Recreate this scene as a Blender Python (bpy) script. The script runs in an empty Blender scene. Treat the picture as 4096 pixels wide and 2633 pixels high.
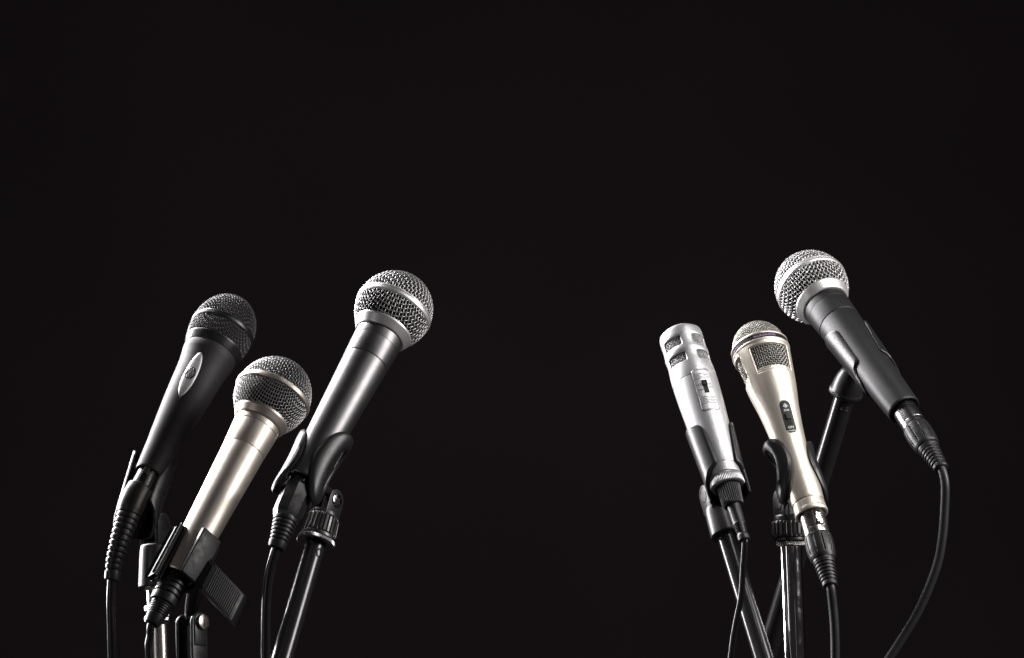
import bpy, bmesh, math, random
import numpy as np
from mathutils import Matrix, Vector

random.seed(7)
scene = bpy.context.scene
COL = scene.collection
MM = 0.001

# ------------------------------------------------------------------ camera
F = 85 / 36 * 4096                       # focal length in pixels of the 4096 px wide photograph
CAM = np.array([0.0, -1.6, 0.8])
PITCH = math.radians(9)
FW = np.array([0, math.cos(PITCH), math.sin(PITCH)])
UP = np.array([0, -math.sin(PITCH), math.cos(PITCH)])
RT = np.array([1.0, 0, 0])
cd = bpy.data.cameras.new('camera')
cam = bpy.data.objects.new('camera', cd)
COL.objects.link(cam)
cd.lens = 85
cd.sensor_width = 36
cd.clip_start = 0.05
cd.clip_end = 50
cam.location = CAM
cam.rotation_euler = (math.radians(90) + PITCH, 0, 0)
cd.dof.use_dof = True
cd.dof.focus_distance = 1.585
cd.dof.aperture_fstop = 9.0
scene.camera = cam

# ------------------------------------------------------------------ world, lamps, exposure
world = bpy.data.worlds.new('World')
scene.world = world
world.use_nodes = True
bg = world.node_tree.nodes['Background']
bg.inputs[0].default_value = (0.018, 0.016, 0.0175, 1)
bg.inputs[1].default_value = 1.0


def lamp(name, loc, target, sx, sy, power, col, spread=180):
    ld = bpy.data.lights.new(name, 'AREA')
    ld.shape = 'RECTANGLE'
    ld.size, ld.size_y = sx, sy
    ld.energy = power
    ld.color = col
    ld.spread = math.radians(spread)
    o = bpy.data.objects.new(name, ld)
    COL.objects.link(o)
    o.location = loc
    d = Vector(target) - Vector(loc)
    o.rotation_euler = d.to_track_quat('-Z', 'Y').to_euler()
    return o


lamp('rim_strip_lamp', (-0.92, 0.52, 1.55), (0.0, 0.0, 1.02), 0.28, 1.55, 44, (1.0, 0.975, 0.985), 122)
lamp('side_softbox_lamp', (1.02, -0.40, 1.34), (-0.12, -0.03, 1.02), 0.42, 0.66, 17, (1.0, 0.97, 0.95))
lamp('overhead_softbox_lamp', (0.50, -0.40, 1.66), (0.22, 0.0, 1.02), 0.26, 0.26, 0.26, (1.0, 0.985, 0.97), 42)
lamp('front_strip_lamp', (-0.84, -0.72, 0.97), (0.05, 0.0, 0.97), 0.05, 0.8, 0.7, (1.0, 0.98, 0.97))

scene.view_settings.view_transform = 'Standard'
scene.view_settings.look = 'None'
scene.view_settings.exposure = 0.0
scene.view_settings.gamma = 1.0
scene.render.engine = 'CYCLES'
scene.render.resolution_x, scene.render.resolution_y = 1024, 658


# ------------------------------------------------------------------ materials
def mat(name, base, metallic=0.0, rough=0.4, spec=0.5, grain=None, coat=0.0, coat_rough=0.2, wear=0.0, speck=None, aniso=0.0):
    m = bpy.data.materials.new(name)
    m.use_nodes = True
    nt = m.node_tree
    b = nt.nodes['Principled BSDF']
    b.inputs['Base Color'].default_value = (*base, 1)
    b.inputs['Metallic'].default_value = metallic
    b.inputs['Roughness'].default_value = rough
    b.inputs['Specular IOR Level'].default_value = spec
    b.inputs['Coat Weight'].default_value = coat
    b.inputs['Coat Roughness'].default_value = coat_rough
    b.inputs['Anisotropic'].default_value = aniso
    tc = nt.nodes.new('ShaderNodeTexCoord')
    if grain:
        sc, st = grain
        n = nt.nodes.new('ShaderNodeTexNoise')
        n.inputs['Scale'].default_value = sc
        n.inputs['Detail'].default_value = 3
        nt.links.new(tc.outputs['Object'], n.inputs['Vector'])
        bp = nt.nodes.new('ShaderNodeBump')
        bp.inputs['Strength'].default_value = st
        bp.inputs['Distance'].default_value = 0.0002
        nt.links.new(n.outputs['Fac'], bp.inputs['Height'])
        nt.links.new(bp.outputs['Normal'], b.inputs['Normal'])
    # slow roughness variation plus, if asked, smudges
    n2 = nt.nodes.new('ShaderNodeTexNoise')
    n2.inputs['Scale'].default_value = 140
    n2.inputs['Detail'].default_value = 6
    n2.inputs['Roughness'].default_value = 0.65
    nt.links.new(tc.outputs['Object'], n2.inputs['Vector'])
    mr = nt.nodes.new('ShaderNodeMapRange')
    mr.inputs['From Min'].default_value = 0.3
    mr.inputs['From Max'].default_value = 0.75
    w = 0.05 + wear
    mr.inputs['To Min'].default_value = max(0.02, rough - w * 0.5)
    mr.inputs['To Max'].default_value = min(1, rough + w)
    nt.links.new(n2.outputs['Fac'], mr.inputs['Value'])
    nt.links.new(mr.outputs['Result'], b.inputs['Roughness'])
    if speck:
        n3 = nt.nodes.new('ShaderNodeTexNoise')
        n3.inputs['Scale'].default_value = speck[0]
        n3.inputs['Detail'].default_value = 2
        nt.links.new(tc.outputs['Object'], n3.inputs['Vector'])
        cr = nt.nodes.new('ShaderNodeMapRange')
        cr.inputs['From Min'].default_value = 0.35
        cr.inputs['From Max'].default_value = 0.68
        cr.inputs['To Min'].default_value = 1 - speck[1]
        cr.inputs['To Max'].default_value = 1 + speck[1]
        nt.links.new(n3.outputs['Fac'], cr.inputs['Value'])
        mx = nt.nodes.new('ShaderNodeVectorMath')
        mx.operation = 'SCALE'
        mx.inputs[0].default_value = base
        nt.links.new(cr.outputs['Result'], mx.inputs['Scale'])
        nt.links.new(mx.outputs['Vector'], b.inputs['Base Color'])
    return m


SATIN = mat('satin_black_enamel', (0.125, 0.122, 0.125), 0.92, 0.36, 0.5, grain=(2600, 0.12))
GRAPH = mat('matte_graphite_enamel', (0.021, 0.021, 0.022), 0.45, 0.44, 0.38, grain=(2600, 0.16), speck=(2600, 0.12))
RUBCOAT = mat('soft_black_rubber_coat', (0.016, 0.0145, 0.016), 0.0, 0.58, 0.34, grain=(1800, 0.05))
CHAMP = mat('champagne_satin_enamel', (0.62, 0.565, 0.50), 0.9, 0.42, 0.5, grain=(3000, 0.10), speck=(3000, 0.05))
CHAMP2 = mat('champagne_pearl_paint', (0.62, 0.57, 0.495), 0.8, 0.42, 0.5, grain=(2300, 0.25), speck=(2300, 0.10))
SILVERP = mat('silver_pearl_paint', (0.44, 0.44, 0.45), 0.75, 0.42, 0.5, grain=(2300, 0.25), speck=(2300, 0.09))
STEEL = mat('satin_steel', (0.62, 0.61, 0.61), 0.75, 0.38, 0.5, grain=(3000, 0.1))
WIRE = mat('bright_steel_wire', (0.46, 0.455, 0.455), 0.75, 0.37)
WIREW = mat('warm_steel_wire', (0.37, 0.355, 0.325), 0.8, 0.36)
WIREB = mat('black_enamel_wire', (0.045, 0.042, 0.045), 0.2, 0.33, 0.6)
FOAM = mat('black_foam', (0.012, 0.012, 0.012), 0.0, 0.95, 0.1, grain=(900, 0.6))
PLAS = mat('grained_black_plastic', (0.014, 0.0135, 0.0145), 0.0, 0.34, 0.38, grain=(1700, 0.28))
PLASS = mat('smooth_black_plastic', (0.012, 0.0115, 0.012), 0.0, 0.30, 0.5, grain=(900, 0.06), wear=0.12)
RUB = mat('black_rubber', (0.011, 0.0105, 0.011), 0.0, 0.40, 0.36, grain=(1500, 0.12))
CORD = mat('black_cable_jacket', (0.016, 0.0155, 0.016), 0.0, 0.42, 0.38, grain=(700, 0.10))
CORDG = mat('glossy_cable_jacket', (0.010, 0.0095, 0.010), 0.0, 0.22, 0.5)
CHROME = mat('chrome_plate', (0.74, 0.73, 0.73), 1.0, 0.07, wear=0.05)
CHROMED = mat('brushed_nickel', (0.55, 0.52, 0.48), 1.0, 0.24, grain=(1800, 0.25))
NICKEL = mat('nickel_plate', (0.36, 0.345, 0.32), 1.0, 0.27, grain=(900, 0.15))
POLE = mat('black_lacquered_tube', (0.034, 0.033, 0.034), 0.6, 0.21, 0.5, grain=(700, 0.02))
GUN = mat('gunmetal_shell', (0.20, 0.195, 0.20), 1.0, 0.26, grain=(1500, 0.2))
WORN = mat('worn_black_plastic', (0.014, 0.0135, 0.0145), 0.0, 0.40, 0.30, grain=(500, 0.06), wear=0.15)
BRASS = mat('worn_nickel_screw', (0.50, 0.455, 0.41), 1.0, 0.25)
BLACKP = mat('black_paint', (0.008, 0.008, 0.008), 0.0, 0.55, 0.15)
GREYP = mat('dark_grey_label', (0.022, 0.021, 0.024), 0.0, 0.50, 0.25, grain=(400, 0.1), wear=0.15)
SWITCHP = mat('silver_switch_paint', (0.55, 0.55, 0.56), 0.45, 0.42, grain=(2300, 0.1))
CROWN = mat('grey_steel_wire', (0.36, 0.355, 0.35), 0.75, 0.38)
INK = mat('black_ink', (0.012, 0.012, 0.012), 0.0, 0.7, 0.1)
WHITEINK = mat('white_ink', (0.8, 0.8, 0.8), 0.0, 0.5)
PURPLE = mat('purple_ink', (0.40, 0.25, 0.48), 0.0, 0.5)
CLOTH = mat('black_backdrop_cloth', (0.033, 0.0258, 0.0284), 0.0, 0.95, 0.1, speck=(1.3, 0.12))
IRON = mat('cast_iron_base', (0.03, 0.03, 0.03), 0.2, 0.5)


# ------------------------------------------------------------------ pixels to places
def ray(px, py):
    return FW + RT * ((px - 2048) / F) - UP * ((py - 1316.5) / F)


def P(px, py, d):
    return CAM + ray(px, py) * d


def proj(w):
    v = np.asarray(w) - CAM
    d = v @ FW
    return 2048 + F * (v @ RT) / d, 1316.5 - F * (v @ UP) / d, d


class Frame:
    """A straight axis through two picture points: z runs up the axis, -y faces the viewer, x to the right."""
    def __init__(s, T, H, dT, beta):
        s.T, s.H, s.o = T, H, P(*T, dT)
        q = P(*H, dT) - s.o
        v = ray((T[0] + H[0]) / 2, (T[1] + H[1]) / 2)
        v /= np.linalg.norm(v)
        e = q - (q @ v) * v
        e /= np.linalg.norm(e)
        b = math.radians(beta)
        s.a = e * math.cos(b) + v * math.sin(b)
        x = np.cross(v, s.a)
        s.x = x / np.linalg.norm(x)
        s.y = np.cross(s.a, s.x)
        s.L = math.dist(T, H)
        s.u = ((H[0] - T[0]) / s.L, (H[1] - T[1]) / s.L)

    def S(s, sp):                         # picture distance along the axis -> mm
        lo, hi = -.5, .6
        for _ in range(50):
            m = (lo + hi) / 2
            q = proj(s.o + s.a * m)
            if (q[0] - s.T[0]) * s.u[0] + (q[1] - s.T[1]) * s.u[1] < sp:
                lo = m
            else:
                hi = m
        return (lo + hi) / 2 * 1000

    def M(s, t=0.0):
        o = s.o + s.a * t * MM
        return np.array([[s.x[i], s.y[i], s.a[i], o[i]] for i in range(3)] + [[0, 0, 0, 1]])

    def w(s, x, y, z):                    # local mm -> world m
        return s.o + (s.x * x + s.y * y + s.a * z) * MM


# ------------------------------------------------------------------ object helpers
class Thing:
    def __init__(s, name, label, cat, group, M):
        s.o = bpy.data.objects.new(name, None)
        s.o.empty_display_size = 0.01
        COL.objects.link(s.o)
        s.o.matrix_world = Matrix(M.tolist())
        s.o['label'], s.o['category'], s.o['group'] = label, cat, group
        s.inv = np.linalg.inv(M)

    def add(s, name, vf, m, parent=None, world=False, smooth=True, sharp=35, kind=None, label=None):
        v, f = vf
        v = np.asarray(v, dtype=float)
        if world:
            v = v @ s.inv[:3, :3].T + s.inv[:3, 3]
        else:
            v = v * MM
        o = mesh_object(name, v, f, m, smooth, sharp)
        o.parent = parent or s.o
        if kind:
            o['kind'] = kind
        if label:
            o['label'] = label
        return o


def mesh_object(name, v, f, m, smooth=True, sharp=35):
    me = bpy.data.meshes.new(name)
    me.from_pydata([tuple(p) for p in v], [], f)
    bm = bmesh.new()
    bm.from_mesh(me)
    bmesh.ops.recalc_face_normals(bm, faces=bm.faces)
    bm.to_mesh(me)
    bm.free()
    if smooth:
        me.polygons.foreach_set('use_smooth', [True] * len(me.polygons))
        if sharp:
            me.set_sharp_from_angle(angle=math.radians(sharp))
    me.materials.append(m)
    o = bpy.data.objects.new(name, me)
    COL.objects.link(o)
    return o


def join(*vfs):
    V, Fa, n = [], [], 0
    for v, f in vfs:
        v = np.asarray(v, dtype=float)
        V.append(v)
        Fa += [tuple(i + n for i in q) for q in f]
        n += len(v)
    return np.concatenate(V), Fa


def fillet(pts, rad, k=4):
    """round the corners of an open polyline"""
    out = [np.array(pts[0], float)]
    for i in range(1, len(pts) - 1):
        a, b, c = (np.array(p, float) for p in pts[i - 1:i + 2])
        la, lc = np.linalg.norm(a - b), np.linalg.norm(c - b)
        if la < 1e-6 or lc < 1e-6:
            out.append(b)
            continue
        cosv = ((a - b) @ (c - b)) / (la * lc)
        if cosv < -0.985:
            out.append(b)
            continue
        d = min(rad, la * 0.45, lc * 0.45)
        p, q = b + (a - b) / la * d, b + (c - b) / lc * d
        for j in range(k + 1):
            u = j / k
            out.append((1 - u) ** 2 * p + 2 * u * (1 - u) * b + u * u * q)
    out.append(np.array(pts[-1], float))
    return out


def lathe(prof, n=72, disp=None, rad=None, caps=True):
    """prof: (t, r) in mm along local z"""
    if rad:
        prof = fillet(prof, rad)
    ph = np.linspace(0, 2 * math.pi, n, endpoint=False)
    V = []
    for t, r in prof:
        rr = np.full(n, r) + (disp(t, ph) if disp else 0)
        V.append(np.stack([rr * np.sin(ph), -rr * np.cos(ph), np.full(n, t)], 1))
    m = len(prof)
    Fa = [(i * n + j, i * n + (j + 1) % n, (i + 1) * n + (j + 1) % n, (i + 1) * n + j) for i in range(m - 1) for j in range(n)]
    if caps:
        if prof[0][1] > 1e-6:
            Fa.append(tuple(range(n))[::-1])
        if prof[-1][1] > 1e-6:
            Fa.append(tuple((m - 1) * n + j for j in range(n)))
    return np.concatenate(V), Fa


def dense(prof, step=0.8):
    out = [prof[0]]
    for a, b in zip(prof[:-1], prof[1:]):
        k = max(1, int(abs(b[0] - a[0]) / step))
        for j in range(1, k + 1):
            out.append((a[0] + (b[0] - a[0]) * j / k, a[1] + (b[1] - a[1]) * j / k))
    return out


def rfun(prof):
    ts = [p[0] for p in prof]
    rs = [p[1] for p in prof]
    return lambda t: float(np.interp(t, ts, rs))


def smooth_path(pts, step):
    """Catmull-Rom through world points, resampled by arc length"""
    p = [np.array(q, float) for q in pts]
    p = [2 * p[0] - p[1]] + p + [2 * p[-1] - p[-2]]
    out = []
    for i in range(1, len(p) - 2):
        for u in np.linspace(0, 1, 24, endpoint=False):
            a, b, c, d = p[i - 1:i + 3]
            out.append(0.5 * (2 * b + (c - a) * u + (2 * a - 5 * b + 4 * c - d) * u * u + (3 * b - a - 3 * c + d) * u ** 3))
    out.append(p[-2])
    out = np.array(out)
    L = np.concatenate([[0], np.cumsum(np.linalg.norm(np.diff(out, axis=0), axis=1))])
    return out, L


def sweep(pts, prof, n=24, phase=0.0, step=0.002, shape=None):
    """world-space tube: prof gives (distance m, radius m); a constant radius may be given as a number"""
    path, L = smooth_path(pts, step)
    if not isinstance(prof, (list, tuple)):
        k = max(4, int(L[-1] / step))
        prof = [(L[-1] * i / k, prof) for i in range(k + 1)]
    V = []
    up = None
    for d, r in prof:
        c = np.array([np.interp(d, L, path[:, i]) for i in range(3)])
        e = 0.0008
        c2 = np.array([np.interp(min(d + e, L[-1]), L, path[:, i]) for i in range(3)])
        c1 = np.array([np.interp(max(d - e, 0), L, path[:, i]) for i in range(3)])
        tg = (c2 - c1) / np.linalg.norm(c2 - c1)
        if up is None:
            up = np.array([0, -1.0, 0.01])
        up = up - (up @ tg) * tg
        up /= np.linalg.norm(up)
        sd = np.cross(tg, up)
        for j in range(n):
            a = 2 * math.pi * j / n + phase
            sx, sy = shape(a) if shape else (1, 1)
            V.append(c + r * (math.cos(a) * sx * up + math.sin(a) * sy * sd))
    m = len(prof)
    Fa = [(i * n + j, i * n + (j + 1) % n, (i + 1) * n + (j + 1) % n, (i + 1) * n + j) for i in range(m - 1) for j in range(n)]
    Fa.append(tuple(range(n))[::-1])
    Fa.append(tuple((m - 1) * n + j for j in range(n)))
    return np.array(V), Fa


def ribs(t0, t1, r0, r1, k, g, duty=0.62):
    """ribbed profile between two ends"""
    out = []
    for i in range(k):
        a, b = i / k, (i + duty) / k
        c = (i + 1) / k
        for u, dr in ((a, 0), (b, 0), (b + 0.02 / k, g), (c - 0.02 / k, g)):
            out.append((t0 + (t1 - t0) * u, r0 + (r1 - r0) * u - dr))
    return out


def bbox_mesh(fn, bev, seg=2):
    """unit cube mapped by fn after bevelling; fn takes (x,y,z) in -1..1 -> mm"""
    bm = bmesh.new()
    bmesh.ops.create_cube(bm, size=2)
    for v in bm.verts:
        v.co = fn(*v.co)
    if bev:
        bmesh.ops.bevel(bm, geom=list(bm.edges), offset=bev, segments=seg, affect='EDGES', profile=0.5)
    vs = [tuple(v.co) for v in bm.verts]
    bm.verts.index_update()
    fs = [tuple(v.index for v in f.verts) for f in bm.faces]
    bm.free()
    return np.array(vs), fs


def polar_box(phi, r0, r1, w, t0, t1, bev=0.3, seg=2):
    a = math.radians(phi)
    rad = np.array([math.sin(a), -math.cos(a), 0])
    tan = np.array([math.cos(a), math.sin(a), 0])

    def fn(x, y, z):
        q = rad * (r0 + (r1 - r0) * (x + 1) / 2) + tan * w * y
        return (q[0], q[1], t0 + (t1 - t0) * (z + 1) / 2)
    return bbox_mesh(fn, bev, seg)


def hexa(c, bev, seg=2):
    """box through eight world corners: c[0..3] one face, c[4..7] the opposite one (metres)"""
    bm = bmesh.new()
    vs = [bm.verts.new(p) for p in c]
    for f in ((0, 1, 2, 3), (7, 6, 5, 4), (0, 4, 5, 1), (1, 5, 6, 2), (2, 6, 7, 3), (3, 7, 4, 0)):
        bm.faces.new([vs[i] for i in f])
    bmesh.ops.recalc_face_normals(bm, faces=bm.faces)
    if bev:
        bmesh.ops.bevel(bm, geom=list(bm.edges), offset=bev, segments=seg, affect='EDGES', profile=0.5)
    bm.verts.index_update()
    v = [tuple(q.co) for q in bm.verts]
    f = [tuple(q.index for q in p.verts) for p in bm.faces]
    bm.free()
    return np.array(v), f


def wrap_plate(outline, phi0, t0, rf, rings):
    """plate on a round body. outline: closed (a, t) in mm round the centre; rings: (scale or inset, height)"""
    out = np.array(outline, float)
    n = len(out)
    V, Fa = [], []
    for sc, h in rings:
        for a, t in out * sc if not isinstance(sc, tuple) else out * np.array(sc):
            r = rf(t0 + t)
            ph = math.radians(phi0) + a / r
            V.append(((r + h) * math.sin(ph), -(r + h) * math.cos(ph), t0 + t))
    for i in range(len(rings) - 1):
        for j in range(n):
            Fa.append((i * n + j, i * n + (j + 1) % n, (i + 1) * n + (j + 1) % n, (i + 1) * n + j))
    r = rf(t0)
    h = rings[-1][1]
    V.append(((r + h) * math.sin(math.radians(phi0)), -(r + h) * math.cos(math.radians(phi0)), t0))
    k = len(V) - 1
    o = (len(rings) - 1) * n
    for j in range(n):
        Fa.append((o + j, o + (j + 1) % n, k))
    return np.array(V), Fa


def round_rect(hw, hh, cr, k=6):
    pts = []
    for cx, cy, a0 in ((hw - cr, hh - cr, 0), (-hw + cr, hh - cr, 90), (-hw + cr, -hh + cr, 180), (hw - cr, -hh + cr, 270)):
        for i in range(k + 1):
            a = math.radians(a0 + 90 * i / k)
            pts.append((cx + cr * math.cos(a), cy + cr * math.sin(a)))
    # add points along the long sides so the plate follows the body
    out = []
    for p, q in zip(pts, pts[1:] + pts[:1]):
        d = math.dist(p, q)
        m = max(1, int(d / 1.2))
        for i in range(m):
            out.append((p[0] + (q[0] - p[0]) * i / m, p[1] + (q[1] - p[1]) * i / m))
    return out


def lens(hw, hh, n=28):
    up = [(hw * math.cos(math.pi * (i / n - .5)) ** 1.15, hh * math.sin(math.pi * (i / n - .5))) for i in range(n + 1)]
    dn = [(-x, y) for x, y in up[::-1]][1:-1]
    return up + dn


def text_wrap(body, size, phi0, t0, rf, lift, space=1.0, rot=0):
    cu = bpy.data.curves.new('lettering', 'FONT')
    cu.body = body
    cu.size = size
    cu.align_x, cu.align_y = 'CENTER', 'CENTER'
    cu.space_character = space
    cu.resolution_u = 3
    o = bpy.data.objects.new('lettering', cu)
    COL.objects.link(o)
    dg = bpy.context.evaluated_depsgraph_get()
    me = bpy.data.meshes.new_from_object(o.evaluated_get(dg))
    bpy.data.objects.remove(o)
    V = []
    for v in me.vertices:
        x, y = v.co.x, v.co.y
        r = rf(t0 + y)
        ph = math.radians(phi0) + x / r
        V.append(((r + lift) * math.sin(ph), -(r + lift) * math.cos(ph), t0 + y))
    Fa = [tuple(p.vertices) for p in me.polygons]
    bpy.data.meshes.remove(me)
    bpy.data.curves.remove(cu)
    return np.array(V), Fa


# ------------------------------------------------------------------ woven wire
def tubes(runs, n):
    """runs: list of (centres, normals, radius) -> one mesh"""
    V, Fa, k = [], [], 0
    al = np.linspace(0, 2 * math.pi, n, endpoint=False)
    ca, sa = np.cos(al)[None, :, None], np.sin(al)[None, :, None]
    for c, nr, r in runs:
        tg = np.gradient(c, axis=0)
        tg /= np.linalg.norm(tg, axis=1)[:, None] + 1e-12
        bn = np.cross(tg, nr)
        bn /= np.linalg.norm(bn, axis=1)[:, None] + 1e-12
        n2 = np.cross(bn, tg)
        ring = c[:, None, :] + r * (ca * n2[:, None, :] + sa * bn[:, None, :])
        V.append(ring.reshape(-1, 3))
        m = len(c)
        idx = np.arange((m - 1) * n).reshape(m - 1, n) + k
        nx = np.roll(idx, -1, axis=1)
        Fa += np.stack([idx, nx, nx + n, idx + n], -1).reshape(-1, 4).tolist()
        k += m * n
    return np.concatenate(V), Fa


def wire_dome(tc, R, h, sign, th0, th1, sp, wr, rot, n=5):
    """square weave pressed over a dome; th = angle from the pole in degrees"""
    Rm = (R + h) / 2
    r0, r1 = math.radians(th0) * Rm, math.radians(th1) * Rm
    runs = []
    N = int(r1 / sp) + 1
    for d in (0, 1):
        for i in range(-N, N + 1):
            u = (i + 0.5) * sp
            if abs(u) >= r1:
                continue
            ve = math.sqrt(r1 * r1 - u * u)
            v = np.arange(-ve, ve + sp / 10, sp / 5)
            if len(v) < 4:
                continue
            rho = np.sqrt(u * u + v * v)
            ok = rho >= r0
            U, W = (np.full_like(v, u), v) if d == 0 else (v, np.full_like(v, u))
            az = np.arctan2(W, U) + math.radians(rot)
            th = rho / Rm
            s, c = np.sin(th), np.cos(th)
            nr = np.stack([s * np.cos(az) / R, s * np.sin(az) / R, sign * c / h], 1)
            nr /= np.linalg.norm(nr, axis=1)[:, None]
            ph = np.pi * (v / sp - 0.5)
            off = wr * 0.95 * np.cos(ph) * (1 if (i + d) % 2 == 0 else -1)
            jit = random.uniform(-.05, .05)
            pos = np.stack([R * s * np.cos(az), R * s * np.sin(az), tc + sign * h * c], 1) + nr * (off + jit * wr)[:, None]
            a = 0
            while a < len(v):
                if not ok[a]:
                    a += 1
                    continue
                b = a
                while b < len(v) and ok[b]:
                    b += 1
                if b - a > 3:
                    runs.append((pos[a:b], nr[a:b], wr))
                a = b
    return tubes(runs, n)


def wire_tube(rf, t0, t1, sp, wr, n=4):
    rm = rf((t0 + t1) / 2)
    k = int(round(2 * math.pi * rm / sp / 2)) * 2
    m = max(4, int((t1 - t0) / sp))
    runs = []
    for i in range(k):
        ph = 2 * math.pi * i / k
        t = np.linspace(t0, t1, m * 4 + 1)
        nr = np.tile([math.sin(ph), -math.cos(ph), 0], (len(t), 1))
        r = np.array([rf(x) for x in t]) + wr * np.cos(np.pi * (t - t0) / (t1 - t0) * m + np.pi * i)
        runs.append((nr * r[:, None] + np.stack([t * 0, t * 0, t], 1), nr, wr))
    for j in range(m + 1):
        t = t0 + (t1 - t0) * j / m
        ph = np.linspace(0, 2 * math.pi, k * 4 + 1)
        nr = np.stack([np.sin(ph), -np.cos(ph), 0 * ph], 1)
        r = rf(t) - wr * np.cos(ph * k / 2 + np.pi * j)
        runs.append((nr * r[:, None] + np.array([0, 0, t]), nr, wr))
    return tubes(runs, n)


def dome_foam(tc, R, h, hl, thc, k=0.93):
    p = [(tc - hl * math.cos(math.radians(a)) * k, R * math.sin(math.radians(a)) * k) for a in np.linspace(thc, 90, 10)]
    p += [(tc + h * math.cos(math.radians(a)) * k, R * math.sin(math.radians(a)) * k) for a in np.linspace(88, 0.5, 16)]
    return lathe(p, 48)


# ------------------------------------------------------------------ sheets round a body
def sheet(uv_rows, closed=False):
    """two-sided sheet from rows of (inner point, outer point); returns a closed solid"""
    R = len(uv_rows)
    C = len(uv_rows[0])
    V = [p[0] for r in uv_rows for p in r] + [p[1] for r in uv_rows for p in r]
    o = R * C
    Fa = []
    for i in range(R - 1):
        for j in range(C - 1):
            a, b, c, d = i * C + j, i * C + j + 1, (i + 1) * C + j + 1, (i + 1) * C + j
            Fa.append((a, b, c, d))
            Fa.append((o + d, o + c, o + b, o + a))
    for i in range(R - 1):
        for j in (0, C - 1):
            a, d = i * C + j, (i + 1) * C + j
            Fa.append((a, d, o + d, o + a))
    for j in range(C - 1):
        for i in (0, R - 1):
            a, b = i * C + j, i * C + j + 1
            Fa.append((a, b, o + b, o + a))
    return np.array(V), Fa


def c_clip(edges, rin, th, nphi=56, nt=44):
    """open trough round a body: edges (t, phi_left, phi_right) give the slot that faces out"""
    ts = [e[0] for e in edges]
    rows = []
    for t in np.linspace(ts[0], ts[-1], nt):
        pl, pr = np.interp(t, ts, [e[1] for e in edges]), np.interp(t, ts, [e[2] for e in edges])
        row = []
        for j in range(nphi):
            u = j / (nphi - 1)
            p = math.radians(pr + (360 + pl - pr) * u)
            r0 = rin(t)
            e = min(u, 1 - u) * nphi
            k = 0.55 if e < 0.5 else (0.88 if e < 1.5 else 1)
            row.append(((r0 * math.sin(p), -r0 * math.cos(p), t), ((r0 + th * k) * math.sin(p), -(r0 + th * k) * math.cos(p), t)))
        rows.append(row)
    return sheet(rows)


def loop_arm(pc, pw, tc, hh, hole, rin, th, n=64, skew=0.0, flare=0.0):
    """springy arm: an oval pad with an oval opening, bent round the body. angles in degrees, t in mm"""
    hpc, hpw, htc, hhh = hole
    rows = []
    K = 9
    for k in range(K):
        u = k / (K - 1)
        row = []
        for j in range(n + 1):
            a = 2 * math.pi * j / n
            ca, sa = math.cos(a), math.sin(a)
            # outer outline narrows towards its lower end
            nar = 1 - 0.30 * max(0, -sa) ** 1.5
            xo, yo = pc + pw * ca * nar, tc + hh * sa
            xi, yi = hpc + hpw * ca, htc + hhh * sa
            x, y = xi + (xo - xi) * u, yi + (yo - yi) * u
            x += skew * (y - tc)
            p = math.radians(x)
            front = (pc + pw) if pc < 20 else (pc - pw)
            r0 = rin(y) + flare * min(1, max(0, (abs(x - front) - 25) / 60)) ** 1.3
            e = 0.35 + 0.65 * math.sin(math.pi * min(max(u, 0.0), 1.0)) ** 0.35
            row.append(((r0 * math.sin(p), -r0 * math.cos(p), y), ((r0 + th * e) * math.sin(p), -(r0 + th * e) * math.cos(p), y)))
        rows.append(row)
    return sheet(rows)


def hole_cells(cells, rf, depth, per=90, m=10, phi0=0.0):
    """sleeve with rounded windows. cells: (phi centre, t0, t1, half phi of window, w0, w1, corner mm); period in degrees"""
    V, Fa = [], []
    for pc, t0, t1, hp, w0, w1, cr in cells:
        base = len(V)
        rm = rf((w0 + w1) / 2)
        H = math.radians(per / 2) * rm
        hw, wc, wh = math.radians(hp) * rm, (w0 + w1) / 2, (w1 - w0) / 2
        sq = []
        for s in range(4):
            for i in range(m):
                u = -1 + 2 * i / m
                sq.append([(u, -1), (1, u), (-u, 1), (-1, -u)][s])
        n = len(sq)
        rings = []
        for k in (0, .33, .66, .9, 1, 1.0, 1.0):
            rings.append(k)
        hs = [0, 0, 0, 0, -0.12, -0.5, -depth]
        ins = [0, 0, 0, 0, 0.0, 0.25, 0.3]
        for k, h, ii in zip(rings, hs, ins):
            for x, y in sq:
                ox, oy = x * H, (t0 + t1) / 2 + y * (t1 - t0) / 2
                qx, qy = x * (hw - ii), y * (wh - ii)
                cx, cy = max(-hw + cr, min(hw - cr, qx)), max(-wh + cr, min(wh - cr, qy))
                dx, dy = qx - cx, qy - cy
                dl = math.hypot(dx, dy)
                if dl > 1e-6:
                    s = min(1, (cr - ii) / dl)
                    qx, qy = cx + dx * s, cy + dy * s
                qy += wc
                X, Y = ox + (qx - ox) * k, oy + (qy - oy) * k
                p = math.radians(pc) + X / rm
                r = rf(Y) + h
                V.append((r * math.sin(p), -r * math.cos(p), Y))
        for i in range(len(rings) - 1):
            for j in range(n):
                a, b = base + i * n + j, base + i * n + (j + 1) % n
                Fa.append((a, b, b + n, a + n))
    bm = bmesh.new()
    vs = [bm.verts.new(p) for p in V]
    for f in Fa:
        bm.faces.new([vs[i] for i in f])
    bmesh.ops.remove_doubles(bm, verts=bm.verts, dist=0.002)
    bm.verts.index_update()
    v = [tuple(q.co) for q in bm.verts]
    f = [tuple(q.index for q in p.verts) for p in bm.faces]
    bm.free()
    return np.array(v), f


# ------------------------------------------------------------------ the setting
def quad(name, c, m):
    o = mesh_object(name, np.array(c), [(0, 1, 2, 3)], m, smooth=False)
    o['kind'] = 'structure'
    return o


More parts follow.
